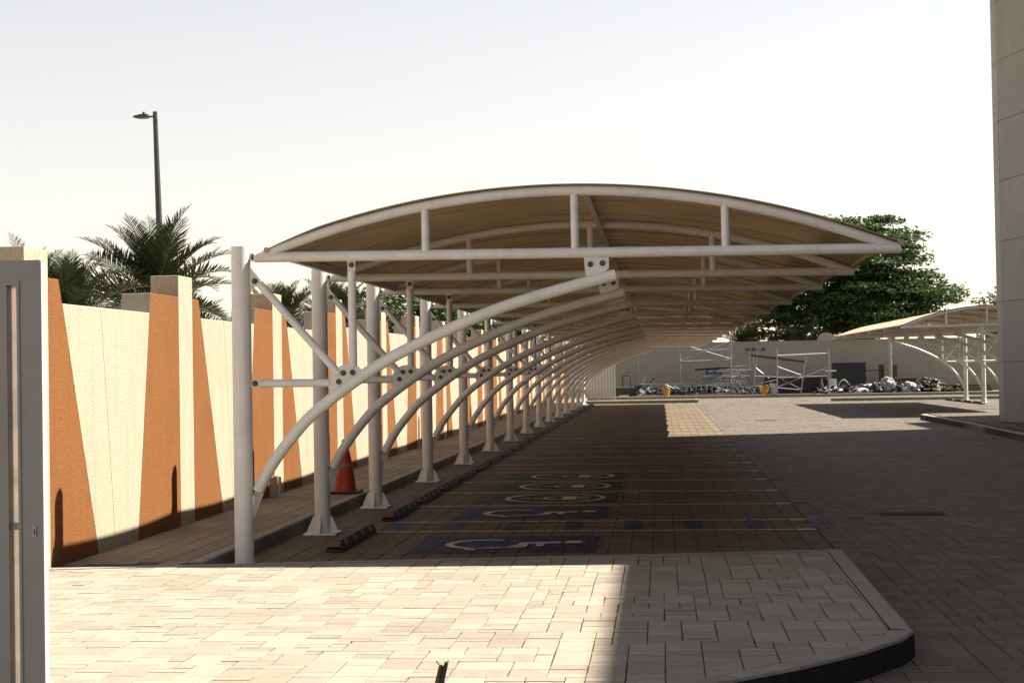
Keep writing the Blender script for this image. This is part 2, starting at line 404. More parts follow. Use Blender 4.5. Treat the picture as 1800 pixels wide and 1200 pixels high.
kerb_run([(-1.2, 6.2), (-.3, 6.95), (.36, 7.58), (.70, 7.885), (1.07, 8.30), (1.34, 8.70), (1.44, 8.95)], .13, PZ + .003, pav, face=M['kerb_black'])
kerb_run(resample([(1.44, 8.95), (1.49, 12.86)], .98), .13, PZ + .003, pav, face=M['kerb_black'])
kerb_run(resample([(1.355, 12.845), (-5.6, 11.80)], 1.0), .12, PZ + .003, pav)

# walkway along the boundary wall
WX, KX, WZ = -5.0, -3.85, .13
walk = MB().box(WX - .3, KX - .05, 11.0, 80.6, -.04, WZ - .012).build('walkway', M['joint'], label='raised paved walkway between the coloured wall and the canopy columns', kind='structure')
pave([r for r in lanes(WX, KX - .12, 12.0, 80.5, .2, (.2, .3, .2, .4), 31)], WZ, M['walk_paver'], walk, n_single=220, seed=32,
     keep=lambda x, y: y > 11.9 + (x + 5.6) * .15 + .16)
kerb_run(resample([(KX, 12.35), (KX, 80.5)], 1.0), .12, WZ + .003, walk, left=True)

# right-hand sidewalk at the building, islands and rear walkway
sw_poly = [(7.45, 20), (7.62, 34), (7.76, 39.7), (7.74, 46.2), (7.95, 46.75), (8.4, 46.95), (30, 46.95), (30, 20)]
sw = MB().prism(sw_poly, 'z', -.04, PZ - .012).build('side_pavement', M['joint'], label='raised pavement running along the foot of the clad building', kind='structure')
pave([r for r in ashlar(7.4, 13, 30, 46.9, [(3, 2), (2, 2), (4, 2)], .1, 41)], PZ, M['lane_paver'], sw, n_single=0, seed=42, keep=lambda x, y: x > 8.02 and y < 46.75)
kerb_run(resample([(7.60, 31), (7.62, 34), (7.76, 39.7), (7.74, 46.2)], 1.0) + [(7.95, 46.75), (8.4, 46.95)] + resample([(8.4, 46.95), (16, 46.95)], 1.0)[1:], .15, PZ + .003, sw, left=False)

def island(poly, lab, run, left=True):
    o = MB().prism(inset(poly, .05), 'z', -.04, .147).build('island', M['kerb'], label=lab, kind='structure')
    kerb_run(run, .13, .153, o, left=left); return o
island([(-3.85, 71.4), (1.76, 71.2), (1.76, 73.4), (-3.85, 73.4)], 'raised pale kerbed island closing the end of the stalls under the long canopy', resample([(-3.7, 71.4), (1.76, 71.2)], 1.0) + [(1.76, 73.4)])
island([(7.8, 70.4), (30, 70.0), (30, 72.8), (8.6, 73.0)], 'raised pale kerbed island behind the small far canopy', resample([(7.8, 70.4), (30, 70.0)], 1.2))
rear = MB().box(-4.95, 40, 80.7, 85.2, -.04, .147).build('rear_walkway', M['lane_paver'], label='raised strip of pavement below the plain rear wall', kind='structure')
kerb_run(resample([(-4.9, 80.62), (30, 80.62)], 1.2), .13, .153, rear)

# ------------------------------------------------------------------ painted markings (4 mm above the blocks)
def flat(name, polys, mat, z):
    mb = MB()
    for p in polys:
        n = len(mb.v); mb.v += [(a_, b_, z) for a_, b_ in p]; mb.f.append(tuple(range(n, n + len(p)))); mb.sm.append(False)
    me = bpy.data.meshes.new(name); me.from_pydata(mb.v, [], mb.f)
    bm = bmesh.new(); bm.from_mesh(me)
    for f in bm.faces:
        if f.normal.z < 0: f.normal_flip()
    bm.to_mesh(me); bm.free(); me.materials.append(mat)
    return link(name, me, lot, (0, 0, 0))
def rect(x0, x1, y0, y1): return [(x0, y0), (x1, y0), (x1, y1), (x0, y1)]
def broken(x0, x1, y0, y1, pitch=.2085):               # paint broken by the block joints
    out = []; x = x0; k = math.ceil((x0 + 3.85) / pitch + 1e-6)
    while x < x1 - .01:
        xe = min(x1, -3.85 + k * pitch); out.append(rect(x + .004, xe - .004, y0, y1)); x = xe; k += 1
    return out
ZP = .0045
LINES = [15.82, 16.82] + [18.78 + 2.0 * k for k in range(27)]
for y in LINES:
    flat('stall_line', broken(-3.02, 1.37, y - .03, y + .03), M['white'], ZP)
    flat('line_end_block', [rect(1.385, 1.575, y - .05, y + .06)], M['white'], ZP)
for k in range(8):
    x = -3.0 + .645 * k
    flat('hatch_bar', [rect(x + .004, x + .2, 15.87 + .19 * j, 16.05 + .19 * j) for j in range(5)], M['blue'], ZP)
def ribbon(pts, w):
    out = []
    for p, q in zip(pts[:-1], pts[1:]):
        dx, dy = q[0] - p[0], q[1] - p[1]; L = math.hypot(dx, dy); nx, ny = -dy / L * w / 2, dx / L * w / 2
        out.append([(p[0] + nx, p[1] + ny), (p[0] - nx, p[1] - ny), (q[0] - nx, q[1] - ny), (q[0] + nx, q[1] + ny)])
    return out
def arc(cx, cy, r, a0, a1, n=24): return [(cx + r * math.cos(R(a0 + (a1 - a0) * k / n)), cy + r * math.sin(R(a0 + (a1 - a0) * k / n))) for k in range(n + 1)]
def disc(cx, cy, r, n=18): return [(cx + r * math.cos(2 * math.pi * k / n), cy + r * math.sin(2 * math.pi * k / n)) for k in range(n)]
def wheelchair(cx, cy, s):
    # drawn upright in (p, q), then its top is turned towards +X
    shapes = ribbon(arc(.02, -.25, .36, 75, -205, 30)[::-1], .085)
    shapes += [disc(-.12, .62, .095)] + ribbon([(-.10, .50), (-.04, .12)], .12) + ribbon([(-.05, .13), (.26, .13)], .10) + ribbon([(.26, .14), (.40, -.38)], .10) + ribbon([(.39, -.38), (.52, -.33)], .09) + ribbon([(-.06, .30), (.20, .30)], .08)
    return [[(cx + q * s, cy - p * s) for p, q in sh] for sh in shapes]
for (y0, y1) in ((13.95, 15.35), (17.12, 18.48)):
    flat('blue_field', [r for j in range(7) for r in broken(-2.4, -.62, y0 + (y1 - y0) * j / 7 + .003, y0 + (y1 - y0) * (j + 1) / 7 - .003)], M['blue'], ZP)
    flat('wheelchair_symbol', wheelchair(-1.48, (y0 + y1) / 2, .98), M['white'], ZP + .004)
for y in (19.78, 21.78, 23.78):
    flat('green_field', [r for j in range(7) for r in broken(-2.42, -.58, y - .72 + 1.44 * j / 7 + .003, y - .72 + 1.44 * (j + 1) / 7 - .003)], M['green'], ZP)
    s = ribbon(arc(-1.4, y, .63, 0, 360, 40), .07)
    s += ribbon(arc(-1.30, y, .24, 90, 270, 14), .06) + [rect(-1.3, -1.12, y - .27, y + .27)] + [rect(-1.12, -.94, y + .10, y + .17), rect(-1.12, -.94, y - .17, y - .10)]
    s += [rect(-1.86, -1.72, y - .03, y + .03), rect(-1.68, -1.56, y - .03, y + .03)]
    flat('charging_symbol', s, M['white'], ZP + .004)

# ------------------------------------------------------------------ long parking canopy
COLR, COLH = .082, 2.80
CX0 = -3.57
def arc_z(x):                                           # roof curve, x measured from the column axis
    t = (x - .14) / 5.40; t = min(1, max(0, t))
    zl, zr = 2.70, 2.645
    return zl + (zr - zl) * t + .525 * (1 - (2 * t - 1) ** 2) - .02 * math.sin(math.pi * t) * 0
def chord_z(x): return 2.70 + (2.645 - 2.70) * (x - .14) / 5.40
ARM = [(.075, .60), (.235, .899), (.439, 1.166), (.642, 1.373), (1.043, 1.665), (1.442, 1.892), (2.084, 2.168), (2.621, 2.334), (3.216, 2.480)]
def spline(P, n=5):
    out = []
    for i in range(len(P) - 1):
        p0, p1, p2, p3 = P[max(i - 1, 0)], P[i], P[i + 1], P[min(i + 2, len(P) - 1)]
        for k in range(n):
            t = k / n
            out.append(tuple(.5 * (2 * p1[j] + (p2[j] - p0[j]) * t + (2 * p0[j] - 5 * p1[j] + 4 * p2[j] - p3[j]) * t * t + (3 * p1[j] - p0[j] - 3 * p2[j] + p3[j]) * t ** 3) for j in range(len(p1))))
    return out + [tuple(P[-1])]

FR = {}
def frame_meshes():
    S = M['steel']
    FR['column'] = MB().path([(0, 0, .012), (0, 0, COLH - .006), (0, 0, COLH)], [COLR, COLR, COLR - .005], 28).mesh('column', S)
    FR['base_plate'] = MB().box(-.17, .17, -.17, .17, .004, .022).mesh('base_plate', S)
    FR['base_gusset'] = MB().prism([(.07, .02), (.165, .02), (.165, .04), (.10, .19), (.07, .19)], 'y', -.007, .007).mesh('base_gusset', S)
    N = 30
    FR['top_chord'] = MB().path([(.14 + 5.40 * k / N, 0, arc_z(.14 + 5.40 * k / N)) for k in range(N + 1)], .043, 14).mesh('top_chord', S)
    FR['bottom_chord'] = MB().path([(.125, 0, chord_z(.125)), (2.8, 0, chord_z(2.8)), (5.56, 0, chord_z(5.56))], .0445, 14).mesh('bottom_chord', S)
    for i, x in enumerate((1.61, 2.88, 4.135)):
        FR['truss_post%d' % i] = MB().tube((x, 0, chord_z(x) + .02), (x, 0, arc_z(x) - .02), .036, 14).mesh('truss_post', S)
    A = spline(ARM, 5)
    FR['support_arm'] = MB().path([(p[0], 0, p[1]) for p in A[2:]], .05, 14).mesh('support_arm', S)
    # flat lug where the arm meets the column foot
    FR['arm_lug'] = MB().prism([(.07, .66), (.15, .66), (.215, .77), (.165, .805), (.105, .70), (.07, .42)], 'y', -.011, .011).mesh('arm_lug', S)
    p1, p2 = Vector((.16, 0, 2.475)), Vector((.845, 0, 1.688))
    FR['diagonal_strut'] = MB().tube(p1, p2, .033, 12).mesh('diagonal_strut', S)
    FR['diagonal_lug'] = MB().prism([(.07, 2.63), (.17, 2.505), (.145, 2.455), (.10, 2.44), (.07, 2.40)], 'y', -.012, .012).mesh('diagonal_lug', S)
    FR['tie_strut'] = MB().tube((.15, 0, 1.618), (.765, 0, 1.614), .034, 12).mesh('tie_strut', S)
    FR['tie_lug'] = MB().box(.07, .16, -.012, .012, 1.583, 1.652).mesh('tie_lug', S)
    FR['roof_lug'] = MB().box(.07, .15, -.012, .012, 2.668, 2.735).mesh('roof_lug', S)
    FR['vertical_strut'] = MB().tube((.968, 0, 1.745), (.968, 0, 2.56), .036, 12).mesh('vertical_strut', S)
    FR['strut_lug'] = MB().box(.935, 1.001, -.014, .014, 2.555, 2.665).mesh('strut_lug', S)
    c = (.925, 1.60); th = math.atan2(1.72 - 1.46, 1.15 - .76)
    D = [(c[0] + 1.0 * .168 * math.cos(th + math.pi * k / 16), c[1] + 1.0 * .168 * math.sin(th + math.pi * k / 16)) for k in range(17)]
    FR['gusset_plate'] = MB().prism(D, 'y', -.017, .017).mesh('gusset_plate', S)
    FR['mounting_plate'] = MB().prism([(2.95, 2.66), (3.16, 2.655), (3.16, 2.535), (3.13, 2.51), (2.98, 2.46), (2.96, 2.50)], 'y', -.014, .014).mesh('mounting_plate', S)
    bl = MB(); h = [(.017 * math.cos(k * math.pi / 3), .017 * math.sin(k * math.pi / 3)) for k in range(6)]
    bl.prism(h, 'y', -.042, .042); bl.prism([(.024 * math.cos(k * math.pi / 8), .024 * math.sin(k * math.pi / 8)) for k in range(16)], 'y', -.024, .024)
    FR['bolt'] = bl.mesh('bolt', M['bolt'])
frame_meshes()

def add_frame(root, y, bolts=True):
    loc = (0, y, 0); g_ = {}
    def P(nm, par=root, l=loc, key=None): g_[nm] = link(nm, FR[key or nm], par, l); return g_[nm]
    c = P('column'); P('base_plate', c, (0, 0, 0)); [link('base_gusset', FR['base_gusset'], c, (0, 0, 0), (0, 0, k * math.pi / 2)) for k in range(4) if y > 13]
    tc = P('top_chord'); bc = P('bottom_chord')
    for i in range(3): P('truss_post', key='truss_post%d' % i)
    am = P('support_arm'); P('arm_lug', am, (0, 0, 0))
    ds = P('diagonal_strut'); P('diagonal_lug', ds, (0, 0, 0)); ts = P('tie_strut'); P('tie_lug', ts, (0, 0, 0))
    vs_ = P('vertical_strut'); P('strut_lug', vs_, (0, 0, 0)); gp_ = P('gusset_plate'); mp = P('mounting_plate'); P('roof_lug', bc, (0, 0, 0))
    if bolts:
        for par, x, zz in ((bc, .118, 2.702), (ds, .125, 2.495), (ts, .115, 1.618), (vs_, .968, 2.615), (gp_, .845, 1.622), (gp_, .885, 1.695), (gp_, .965, 1.70), (mp, 3.005, 2.572), (mp, 3.105, 2.578), (am, .135, .725)):
            link('bolt', FR['bolt'], par, (x, 0, zz))

def membrane(root, y0, y1, first=False, sagz=.05, scl=.035):
    nu, nv = 34, 10; vs = []; ya = y0 - (.05 if first else 0)
    for j in range(nv + 1):
        t = j / nv; y = ya + (y1 - ya) * t; w = math.sin(math.pi * min(1, max(0, (y - y0) / (y1 - y0))))
        xl, xr = .24 + .04 * w, 5.56 - scl * 1.5 * w
        for i in range(nu + 1):
            s_ = i / nu; x = xl + (xr - xl) * s_
            zz = arc_z(x) + .052 - .03 * max(0, 1 - (x - .19) / .5) - sagz * w * math.sin(math.pi * s_) + .004 * math.sin(9 * s_ + 5 * t)
            vs.append((x, y, zz))
    n = nu + 1; fs = [(j * n + i, j * n + i + 1, (j + 1) * n + i + 1, (j + 1) * n + i) for j in range(nv) for i in range(nu)]
    m_ = MB().add(vs, fs, True)
    m_.add([(a_, b_, c_ + .006) for a_, b_, c_ in vs], [tuple(reversed(f)) for f in fs], True)
    # rim
    off = len(vs); rim = [i for i in range(n)] + [j * n + nu for j in range(1, nv + 1)] + [nv * n + i for i in range(nu - 1, -1, -1)] + [j * n for j in range(nv - 1, 0, -1)]
    for k in range(len(rim)):
        p, q = rim[k], rim[(k + 1) % len(rim)]; m_.f.append((p, q, off + q, off + p)); m_.sm.append(False)
    o = m_.build('membrane_panel', M['membrane'], root)
    for j in (3, 7):                                     # welded seams across the fabric
        MB().path([Vector(vs[j * n + i]) + Vector((0, 0, -.004)) for i in range(0, n, 2)], .007, 5).build('seam', M['membrane'], o)
    # hems along both eaves
    for side in (0, nu):
        pts = [Vector(vs[j * n + side]) + Vector((0, 0, -.006)) for j in range(nv + 1)]
        MB().path(pts, .027, 8).build('eave_hem', M['membrane'], o)
    return o

def canopy(root, ys, bolts_to=6):
    for k, y in enumerate(ys): add_frame(root, y, k < bolts_to)
    for k in range(len(ys) - 1):
        membrane(root, ys[k], ys[k + 1], k == 0)
        MB().bar((.275, ys[k] + .03, arc_z(.275) - .012), (.275, ys[k + 1] - .03, arc_z(.275) - .012), .05, .066).build('eave_beam', M['steel'], root)
        x = 2.975
        rb = MB().bar((x, ys[k] + .03, arc_z(x) - .01), (x, ys[k + 1] - .03, arc_z(x) - .01), .05, .06).build('ridge_beam', M['steel'], root)

YS = [12.66, 15.66] + [18.65 + 4.28 * k for k in range(13)]
can1 = empty('parking_canopy', (CX0, 0, 0), label='long white steel cantilever parking canopy with an arched fabric roof beside the coloured wall', cat='canopy')
canopy(can1, YS)
can2 = empty('parking_canopy', (13.15, 0, 0), label='small white cantilever canopy beyond the clad building, its roof reaching towards the long canopy', cat='canopy')
canopy(can2, [48.6 + 3.64 * k for k in range(6)], 0)
can2.scale = (-1, 1, 1.07)

# ------------------------------------------------------------------ boundary wall on the left
wall = empty('boundary_wall', (WX, 12, 0), label='cream rendered boundary wall with tapering orange bands and raised pilasters', cat='wall')
TH = .30
def wpart(name, poly, mat, zb):                          # poly in (y, z), thickness towards -X
    mb = MB().prism([(p[0] - 12, p[1]) for p in poly], 'x', -TH, 0)
    o = mb.build(name, mat, wall); bevel_mesh(o.data, .007, 2)
    if name == 'orange_band':
        o.data.materials.append(M['rear'])
        for f in o.data.polygons:
            if f.normal.x < .5 and f.normal.z < .6: f.material_index = 1
    return o
P0, PER = 11.50, 3.85
for k in range(19):
    y0 = P0 + PER * k; dz = 0 if k < 3 else .10; zb = .0; G = .004
    yp0, yp1 = y0, y0 + .47
    zp, zo, zw = 2.745 + dz, 2.52 + dz, 2.32 + dz
    wpart('pilaster', [(yp0, zb), (yp1, zb), (yp1, zp), (yp0, zp)], M['cream'], zb)
    wpart('orange_band', [(yp1 + G, zb), (yp1 + 1.10, zb), (yp1 + .22, zo), (yp1 + G, zo)], M['orange'], zb)
    if k > 0:
        wpart('orange_band', [(yp0 - 1.32, zb), (yp0 - G, zb), (yp0 - G, zo), (yp0 - .86, zo)], M['orange'], zb)
    # cream panel up to the next orange band, in two leaves with a hairline joint
    nx = y0 + PER
    if nx + .5 > 85: continue
    def lx(z_): return yp1 + 1.10 - (.88) * z_ / zo + G * 1.5
    def rx(z_): return nx - 1.32 + .46 * z_ / zo - G * 1.5
    tb, tt = lx(0) + .42 * (rx(0) - lx(0)), lx(zw) + .40 * (rx(zw) - lx(zw))
    wpart('wall_panel', [(lx(0), zb), (tb - .0015, zb), (tt - .0015, zw), (lx(zw), zw)], M['cream'], zb)
    wpart('wall_panel', [(tb + .0015, zb), (rx(0), zb), (rx(zw), zw), (tt + .0015, zw)], M['cream'], zb)

# rear wall
rw = empty('rear_wall', (0, 85, 0), label='plain grey beige rendered wall closing the far end of the yard', cat='wall')
for k, x in enumerate(np.arange(-5.2, 42, 4.0)):
    MB().box(x + .003, x + 3.997, 0, .25, 0, 2.98).build('wall_panel', M['rear'], rw)
    MB().box(x + .003, x + 3.997, -.025, .275, 2.98, 3.04).build('coping', M['rear'], rw)

# ------------------------------------------------------------------ clad building on the right
bld = empty('clad_building', (8.7, 39.4, 0), label='tall building corner clad in flat grey beige panels', cat='building')
BH = 14.3
core = [(8.76, 40.15), (8.73, 39.36), (9.42, 36.2), (9.36, 34), (9.12, 24), (9.05, -12), (30, -12), (30, 47.2), (16.4, 47.2), (16.4, 40.15)]
MB().prism([(a_ - 8.7, b_ - 39.4) for a_, b_ in core], 'z', .05, BH).build('core', M['dark'], bld)
def clad(p, q, n, tag_=''):
    p, q = Vector((*p, 0)), Vector((*q, 0)); t = (q - p).normalized(); nn = Vector((t.y, -t.x, 0)) * -1
    if nn.x > 0 or True:
        mid = (p + q) / 2; cen = Vector((14, 30, 0))
        if nn.dot(cen - mid) > 0: nn = -nn
    L = (q - p).length / n
    for i in range(n):
        zz = .16
        while zz < BH - .1:
            h = min(1.53, BH - zz); w = L - .012
            c = p + t * (L * (i + .5)) + nn * .012 - Vector((8.7, 39.4, 0)) + Vector((0, 0, zz + h / 2))
            MB().obox(c, t, nn, Vector((0, 0, 1)), w / 2, .018, h / 2 - .006).build('panel', M['clad'], bld)
            zz += 1.53
clad((8.76, 40.15), (8.73, 39.36), 1)
clad((8.73, 39.36), (9.42, 36.2), 2)
clad((9.36, 34), (9.12, 24), 4)
clad((16.4, 47.2), (16.4, 40.15), 2)

# ------------------------------------------------------------------ gate leaf at the left edge
gate = empty('gate_leaf', (-2.118, 5.0, PZ), label='open grey metal gate leaf with a narrow vertical slot and small lock', cat='gate')
GH = 1.955
gx = lambda x: x
# local x from the free edge (0) towards the hinges (-)
mb = MB()
slot0, slot1, st = -.118, -.083, 1.87
mb.box(slot1, 0, 0, .04, .04, GH); mb.box(-1.1, slot0, 0, .04, .04, GH); mb.box(slot0, slot1, 0, .04, st, GH)
mb.build('leaf', M['gate'], gate)
MB().box(slot0 + .001, slot1 - .001, .036, .038, .05, st - .002).build('slot_backing', M['gate_in'], gate)
def trim(x0, x1, z0, z1, t=.004): MB().box(x0, x1, -t, -.0005, z0, z1).build('slot_trim', M['gate'], gate)
trim(slot0 - .012, slot0, .05, st + .012); trim(slot1, slot1 + .010, .05, st + .012); trim(slot0, slot1, st, st + .012)
MB().box(slot0 + .002, slot1 - .002, .012, .03, 1.028, 1.052).build('slot_bar', M['gate'], gate)
MB().box(.0005, .004, .002, .038, .045, GH - .004).build('sunlit_edge', M['whitestuff'], gate)  # white strip puts the sunlight on the free edge into colour
lk = MB(); lk.box(-.032, -.021, -.006, 0, 1.005, 1.04); lk.build('lock_plate', M['whitestuff'], gate)
MB().box(-.0285, -.0245, -.008, -.006, 1.012, 1.032).build('keyhole', M['dark'], gate)
for zz in (.35, .95, 1.6): MB().tube((-1.1, .03, zz), (-1.1, .03, zz + .12), .02, 10).build('hinge', M['gate'], gate)

# broken post stub on the front pavement
stb = empty('post_stub', (-1.108, 7.30, PZ), label='short black broken post stub with splintered top on the sunny paving', cat='post')
def leanbox(name, x0, x1, y0, y1, h, mat, top=None, lean=(.028, .02)):
    mb = MB(); vs = [(x0, y0, 0), (x1, y0, 0), (x1, y1, 0), (x0, y1, 0)]
    tz = top or (h, h, h, h)
    vs += [(vs[i][0] + lean[0], vs[i][1] + lean[1], tz[i]) for i in range(4)]
    mb.add(vs, [(0, 3, 2, 1), (4, 5, 6, 7), (0, 1, 5, 4), (1, 2, 6, 5), (2, 3, 7, 6), (3, 0, 4, 7)]); return mb.build(name, mat, stb)
leanbox('slat', -.02, .004, -.02, .02, .115, M['black'], (.105, .118, .112, .10))
leanbox('slat', .009, .026, -.02, .02, .135, M['black'], (.134, .128, .137, .128))
leanbox('splinter', -.018, .0, -.0215, -.0203, .123, M['wood'], (.118, .124, .124, .118), (.028, .02))
MB().tube((.010, .015, .118), (-.006, .012, .137), .003, 6).build('splinter', M['wood'], stb)

# ------------------------------------------------------------------ wheel stops
def make_stop(lab, grp):
    r = empty('wheel_stop', (0, 0, 0), label=lab, cat='wheel stop', group=grp)
    L = .87; prof = [(-.078, .004), (.078, .004), (.072, .045), (.042, .105), (-.042, .105), (-.072, .045)]
    mb = MB(); n = len(prof)
    ends = [(-L, 1.0), (-L + .02, 1), (L - .02, 1), (L, 1.0)]
    vs = []
    for (yy, s_) in ends:
        for (x, zz) in prof:
            t = max(0, (zz - .04) / .065); vs.append((x, yy + (.09 * t if yy < 0 else -.09 * t), zz))
    fs = [tuple(range(n)), tuple(reversed(range(3 * n, 4 * n)))] + [(j * n + i, j * n + (i + 1) % n, (j + 1) * n + (i + 1) % n, (j + 1) * n + i) for j in range(3) for i in range(n)]
    mb.add(vs, fs); mb.build('body', M['black'], r)
    for s_ in (-1, 1):
        yy = s_ * (L + .001); q = MB()
        q.add([(-.066, yy - s_ * .004, .05), (.066, yy - s_ * .004, .05), (.045, yy - s_ * .075, .098), (-.045, yy - s_ * .075, .098)], [(0, 1, 2, 3)])
        q.v = [(x, y_ + s_ * .003, z_ + .003) for x, y_, z_ in q.v]
        q.build('end_reflector', M['redrefl'], r)
    for k in range(4):
        yy = -.6 + .4 * k; q = MB()
        q.add([(.0722, yy - .05, .05), (.0722, yy + .05, .05), (.0465, yy + .03, .10), (.0465, yy - .07, .10)], [(0, 1, 2, 3)])
        q.v = [(x + .003, y_, z_ + .002) for x, y_, z_ in q.v]
        q.build('side_reflector', M['redrefl'], r)
    return r
stop = make_stop('black rubber wheel stop with red reflectors at a stall beside the canopy columns', 'wheel stops along the canopy columns')
yst = [14.93, 17.80] + [19.78 + 2.0 * k for k in range(25)]
for k, y in enumerate(yst):
    s_ = stop if k == 0 else copy_tree(stop)
    s_.location = (-3.10, y, 0)
    if k == 0: s_['label'] = 'black rubber wheel stop beside the blue striped strip, closest to the sunny platform'; del s_['group']
    elif k == 1: s_['label'] = 'black rubber wheel stop at the second blue wheelchair stall, just past the striped strip'
    elif k < 5:
        s_['label'] = 'black rubber wheel stop at the head of a green charging stall'; s_['group'] = 'wheel stops of the charging stalls'
    else: s_['label'] = 'black rubber wheel stop at the head of an unmarked stall beside the canopy columns'; s_['group'] = 'wheel stops along the canopy columns'
for k in range(4):
    s_ = copy_tree(stop); s_.location = (12.75, 62.3 + 2.0 * k, 0); s_.rotation_euler = (0, 0, math.pi)
    s_['label'] = 'dark wheel stop with small reflectors at the foot of the small far canopy'; s_['group'] = 'wheel stops under the small far canopy'

# ------------------------------------------------------------------ traffic cone
cn = empty('traffic_cone', (-4.10, 19.35, WZ), label='orange traffic cone with black base on the walkway', cat='cone')
mb = MB().box(-.20, .20, -.20, .20, .003, .035); o = mb.build('base', M['black'], cn); bevel_mesh(o.data, .012, 2)
prof = [(.145, .036), (.14, .06), (.118, .20), (.1185, .205), (.085, .40), (.0855, .405), (.062, .52), (.045, .60), (.043, .64), (.046, .645), (.046, .665), (.036, .70), (.03, .702)]
MB().lathe(prof, n=28).build('cone_body', M['cone'], cn)
MB().lathe([(.0965, .355), (.0900, .390)], n=28).build('band', M['kerb'], cn)

# offcuts leaning on the wall
oc = empty('tile_offcut', (-4.93, 18.85, WZ), label='two pale splintered offcuts standing against the wall foot', cat='offcut')
o = MB().prism([(-.05, .003), (.05, .003), (.055, .26), (.02, .265), (.0, .25), (-.045, .262)], 'y', -.02, .012).build('offcut', M['cream'], oc)
o = MB().prism([(.06, .003), (.085, .003), (.095, .25), (.07, .262)], 'y', -.02, .04).build('offcut', M['whitestuff'], oc)

# drain grates
def grate(x, y, w, dpt, lab):
    r = empty('drain_grate', (x, y, 0), label=lab, cat='drain')
    MB().box(-w / 2, w / 2, -dpt / 2, -dpt / 2 + .03, -.005, .007).build('frame', M['grate'], r)
    MB().box(-w / 2, w / 2, dpt / 2 - .03, dpt / 2, -.005, .007).build('frame', M['grate'], r)
    MB().box(-w / 2, w / 2, -dpt / 2 + .03, dpt / 2 - .03, -.01, .0042).build('sump', M['dark'], r)
    n = int(w / .05)
    for k in range(n): MB().box(-w / 2 + w * (k + .2) / n, -w / 2 + w * (k + .6) / n, -dpt / 2 + .03, dpt / 2 - .03, .0044, .0066).build('bar', M['grate'], r)
grate(2.79, 17.35, .72, .30, 'iron drain grate in the shaded lane beside the long canopy stalls')
grate(3.23, 47.2, .66, .35, 'iron drain grate in the sunlit paving before the far canopy')

# ------------------------------------------------------------------ things at the far wall
RZ = .15
def scaffold1():
    r = empty('scaffold_tower', (2.45, 82.2, RZ), label='tall scaffold tower with crossed braces above a heap of frames', cat='scaffold')
    G = M['galv']; X0, X1 = -1.36, 1.33; D = .55
    for x in (X0, X1):
        for y in (-D, D):
            MB().tube((x, y, 0.02), (x + (.05 if x > 0 else 0), y, 2.75 if x < 0 else 3.15), .038, 8).build('upright', G, r)
        for zz in (.35, 1.1, 1.9, 2.5): MB().tube((x, -D, zz), (x, D, zz), .025, 6).build('rung', G, r)
    for y in (-D,):
        for zz in (1.85, 2.42): MB().tube((X0, y, zz), (X1, y, zz), .028, 6).build('ledger', G, r)
        MB().tube((X0, y - .04, 1.9), (X1, y - .04, 2.85), .025, 6).build('diagonal_brace', G, r)
        MB().tube((X0 + .1, y + .04, 2.75), (X1, y + .04, 1.93), .025, 6).build('diagonal_brace', G, r)
        MB().tube((X0, y + .04, 1.15), (X1, y + .04, .12), .025, 6).build('diagonal_brace', G, r)
        MB().tube((X0 + .6, y - .04, .35), (X1, y - .04, 1.15), .025, 6).build('diagonal_brace', G, r)
    MB().box(X0 + .1, X1 - .1, -D + .08, D - .08, 1.83, 1.88).build('deck', M['wood'], r)
scaffold1()
def scaffold2():
    r = empty('scaffold_tower', (6.9, 81.6, 0), label='low leaning scaffold frame on castors in front of a dark stack', cat='scaffold')
    G = M['galv']
    ups = [((-.75, -.9, .02), (-.72, -.9, 2.55)), ((1.95, -.9, .02), (1.97, -.9, 2.58)), ((-1.95, .6, .18), (-1.65, .6, 2.42)), ((.62, .6, .18), (.9, .6, 2.15))]
    for p, q in ups: MB().tube(p, q, .038, 8).build('upright', G, r)
    MB().tube((-.72, -.9, 2.20), (1.95, -.9, 2.28), .032, 8).build('ledger', M['whitestuff'], r)
    MB().bar((-2.0, .58, 2.25), (.85, .58, 1.85), .06, .12).build('plank', M['wood'], r)
    for p, q in (((-.73, -.9, 1.02), (1.95, -.9, 1.08)), ((-1.85, .6, 1.12), (.75, .6, .98)), ((-.73, -.9, 1.62), (.5, -.88, 1.15)), ((-.72, -.94, .55), (1.95, -.94, 1.55)), ((-.5, -.86, .95), (.6, .55, .4)),
                 ((-1.8, .6, .6), (.6, .6, .35)), ((-1.8, .64, 1.62), (-1.1, .3, 1.0)), ((1.95, -.9, .95), (2.6, .2, .18)), ((1.97, -.9, .90), (1.75, -.4, .05)), ((-1.85, .62, .65), (-.72, -.9, .95))):
        MB().tube(p, q, .024, 6).build('diagonal_brace', G, r)
    MB().box(-.7, 1.9, -.75, -.2, 1.04, 1.09).build('deck', M['galv'], r)
    for x in (-.75, 1.95): MB().lathe([(.02, 0), (.06, .0), (.06, .05), (.02, .05)], (x, -.94, .005), 10).build('castor', M['black'], r)
scaffold2()

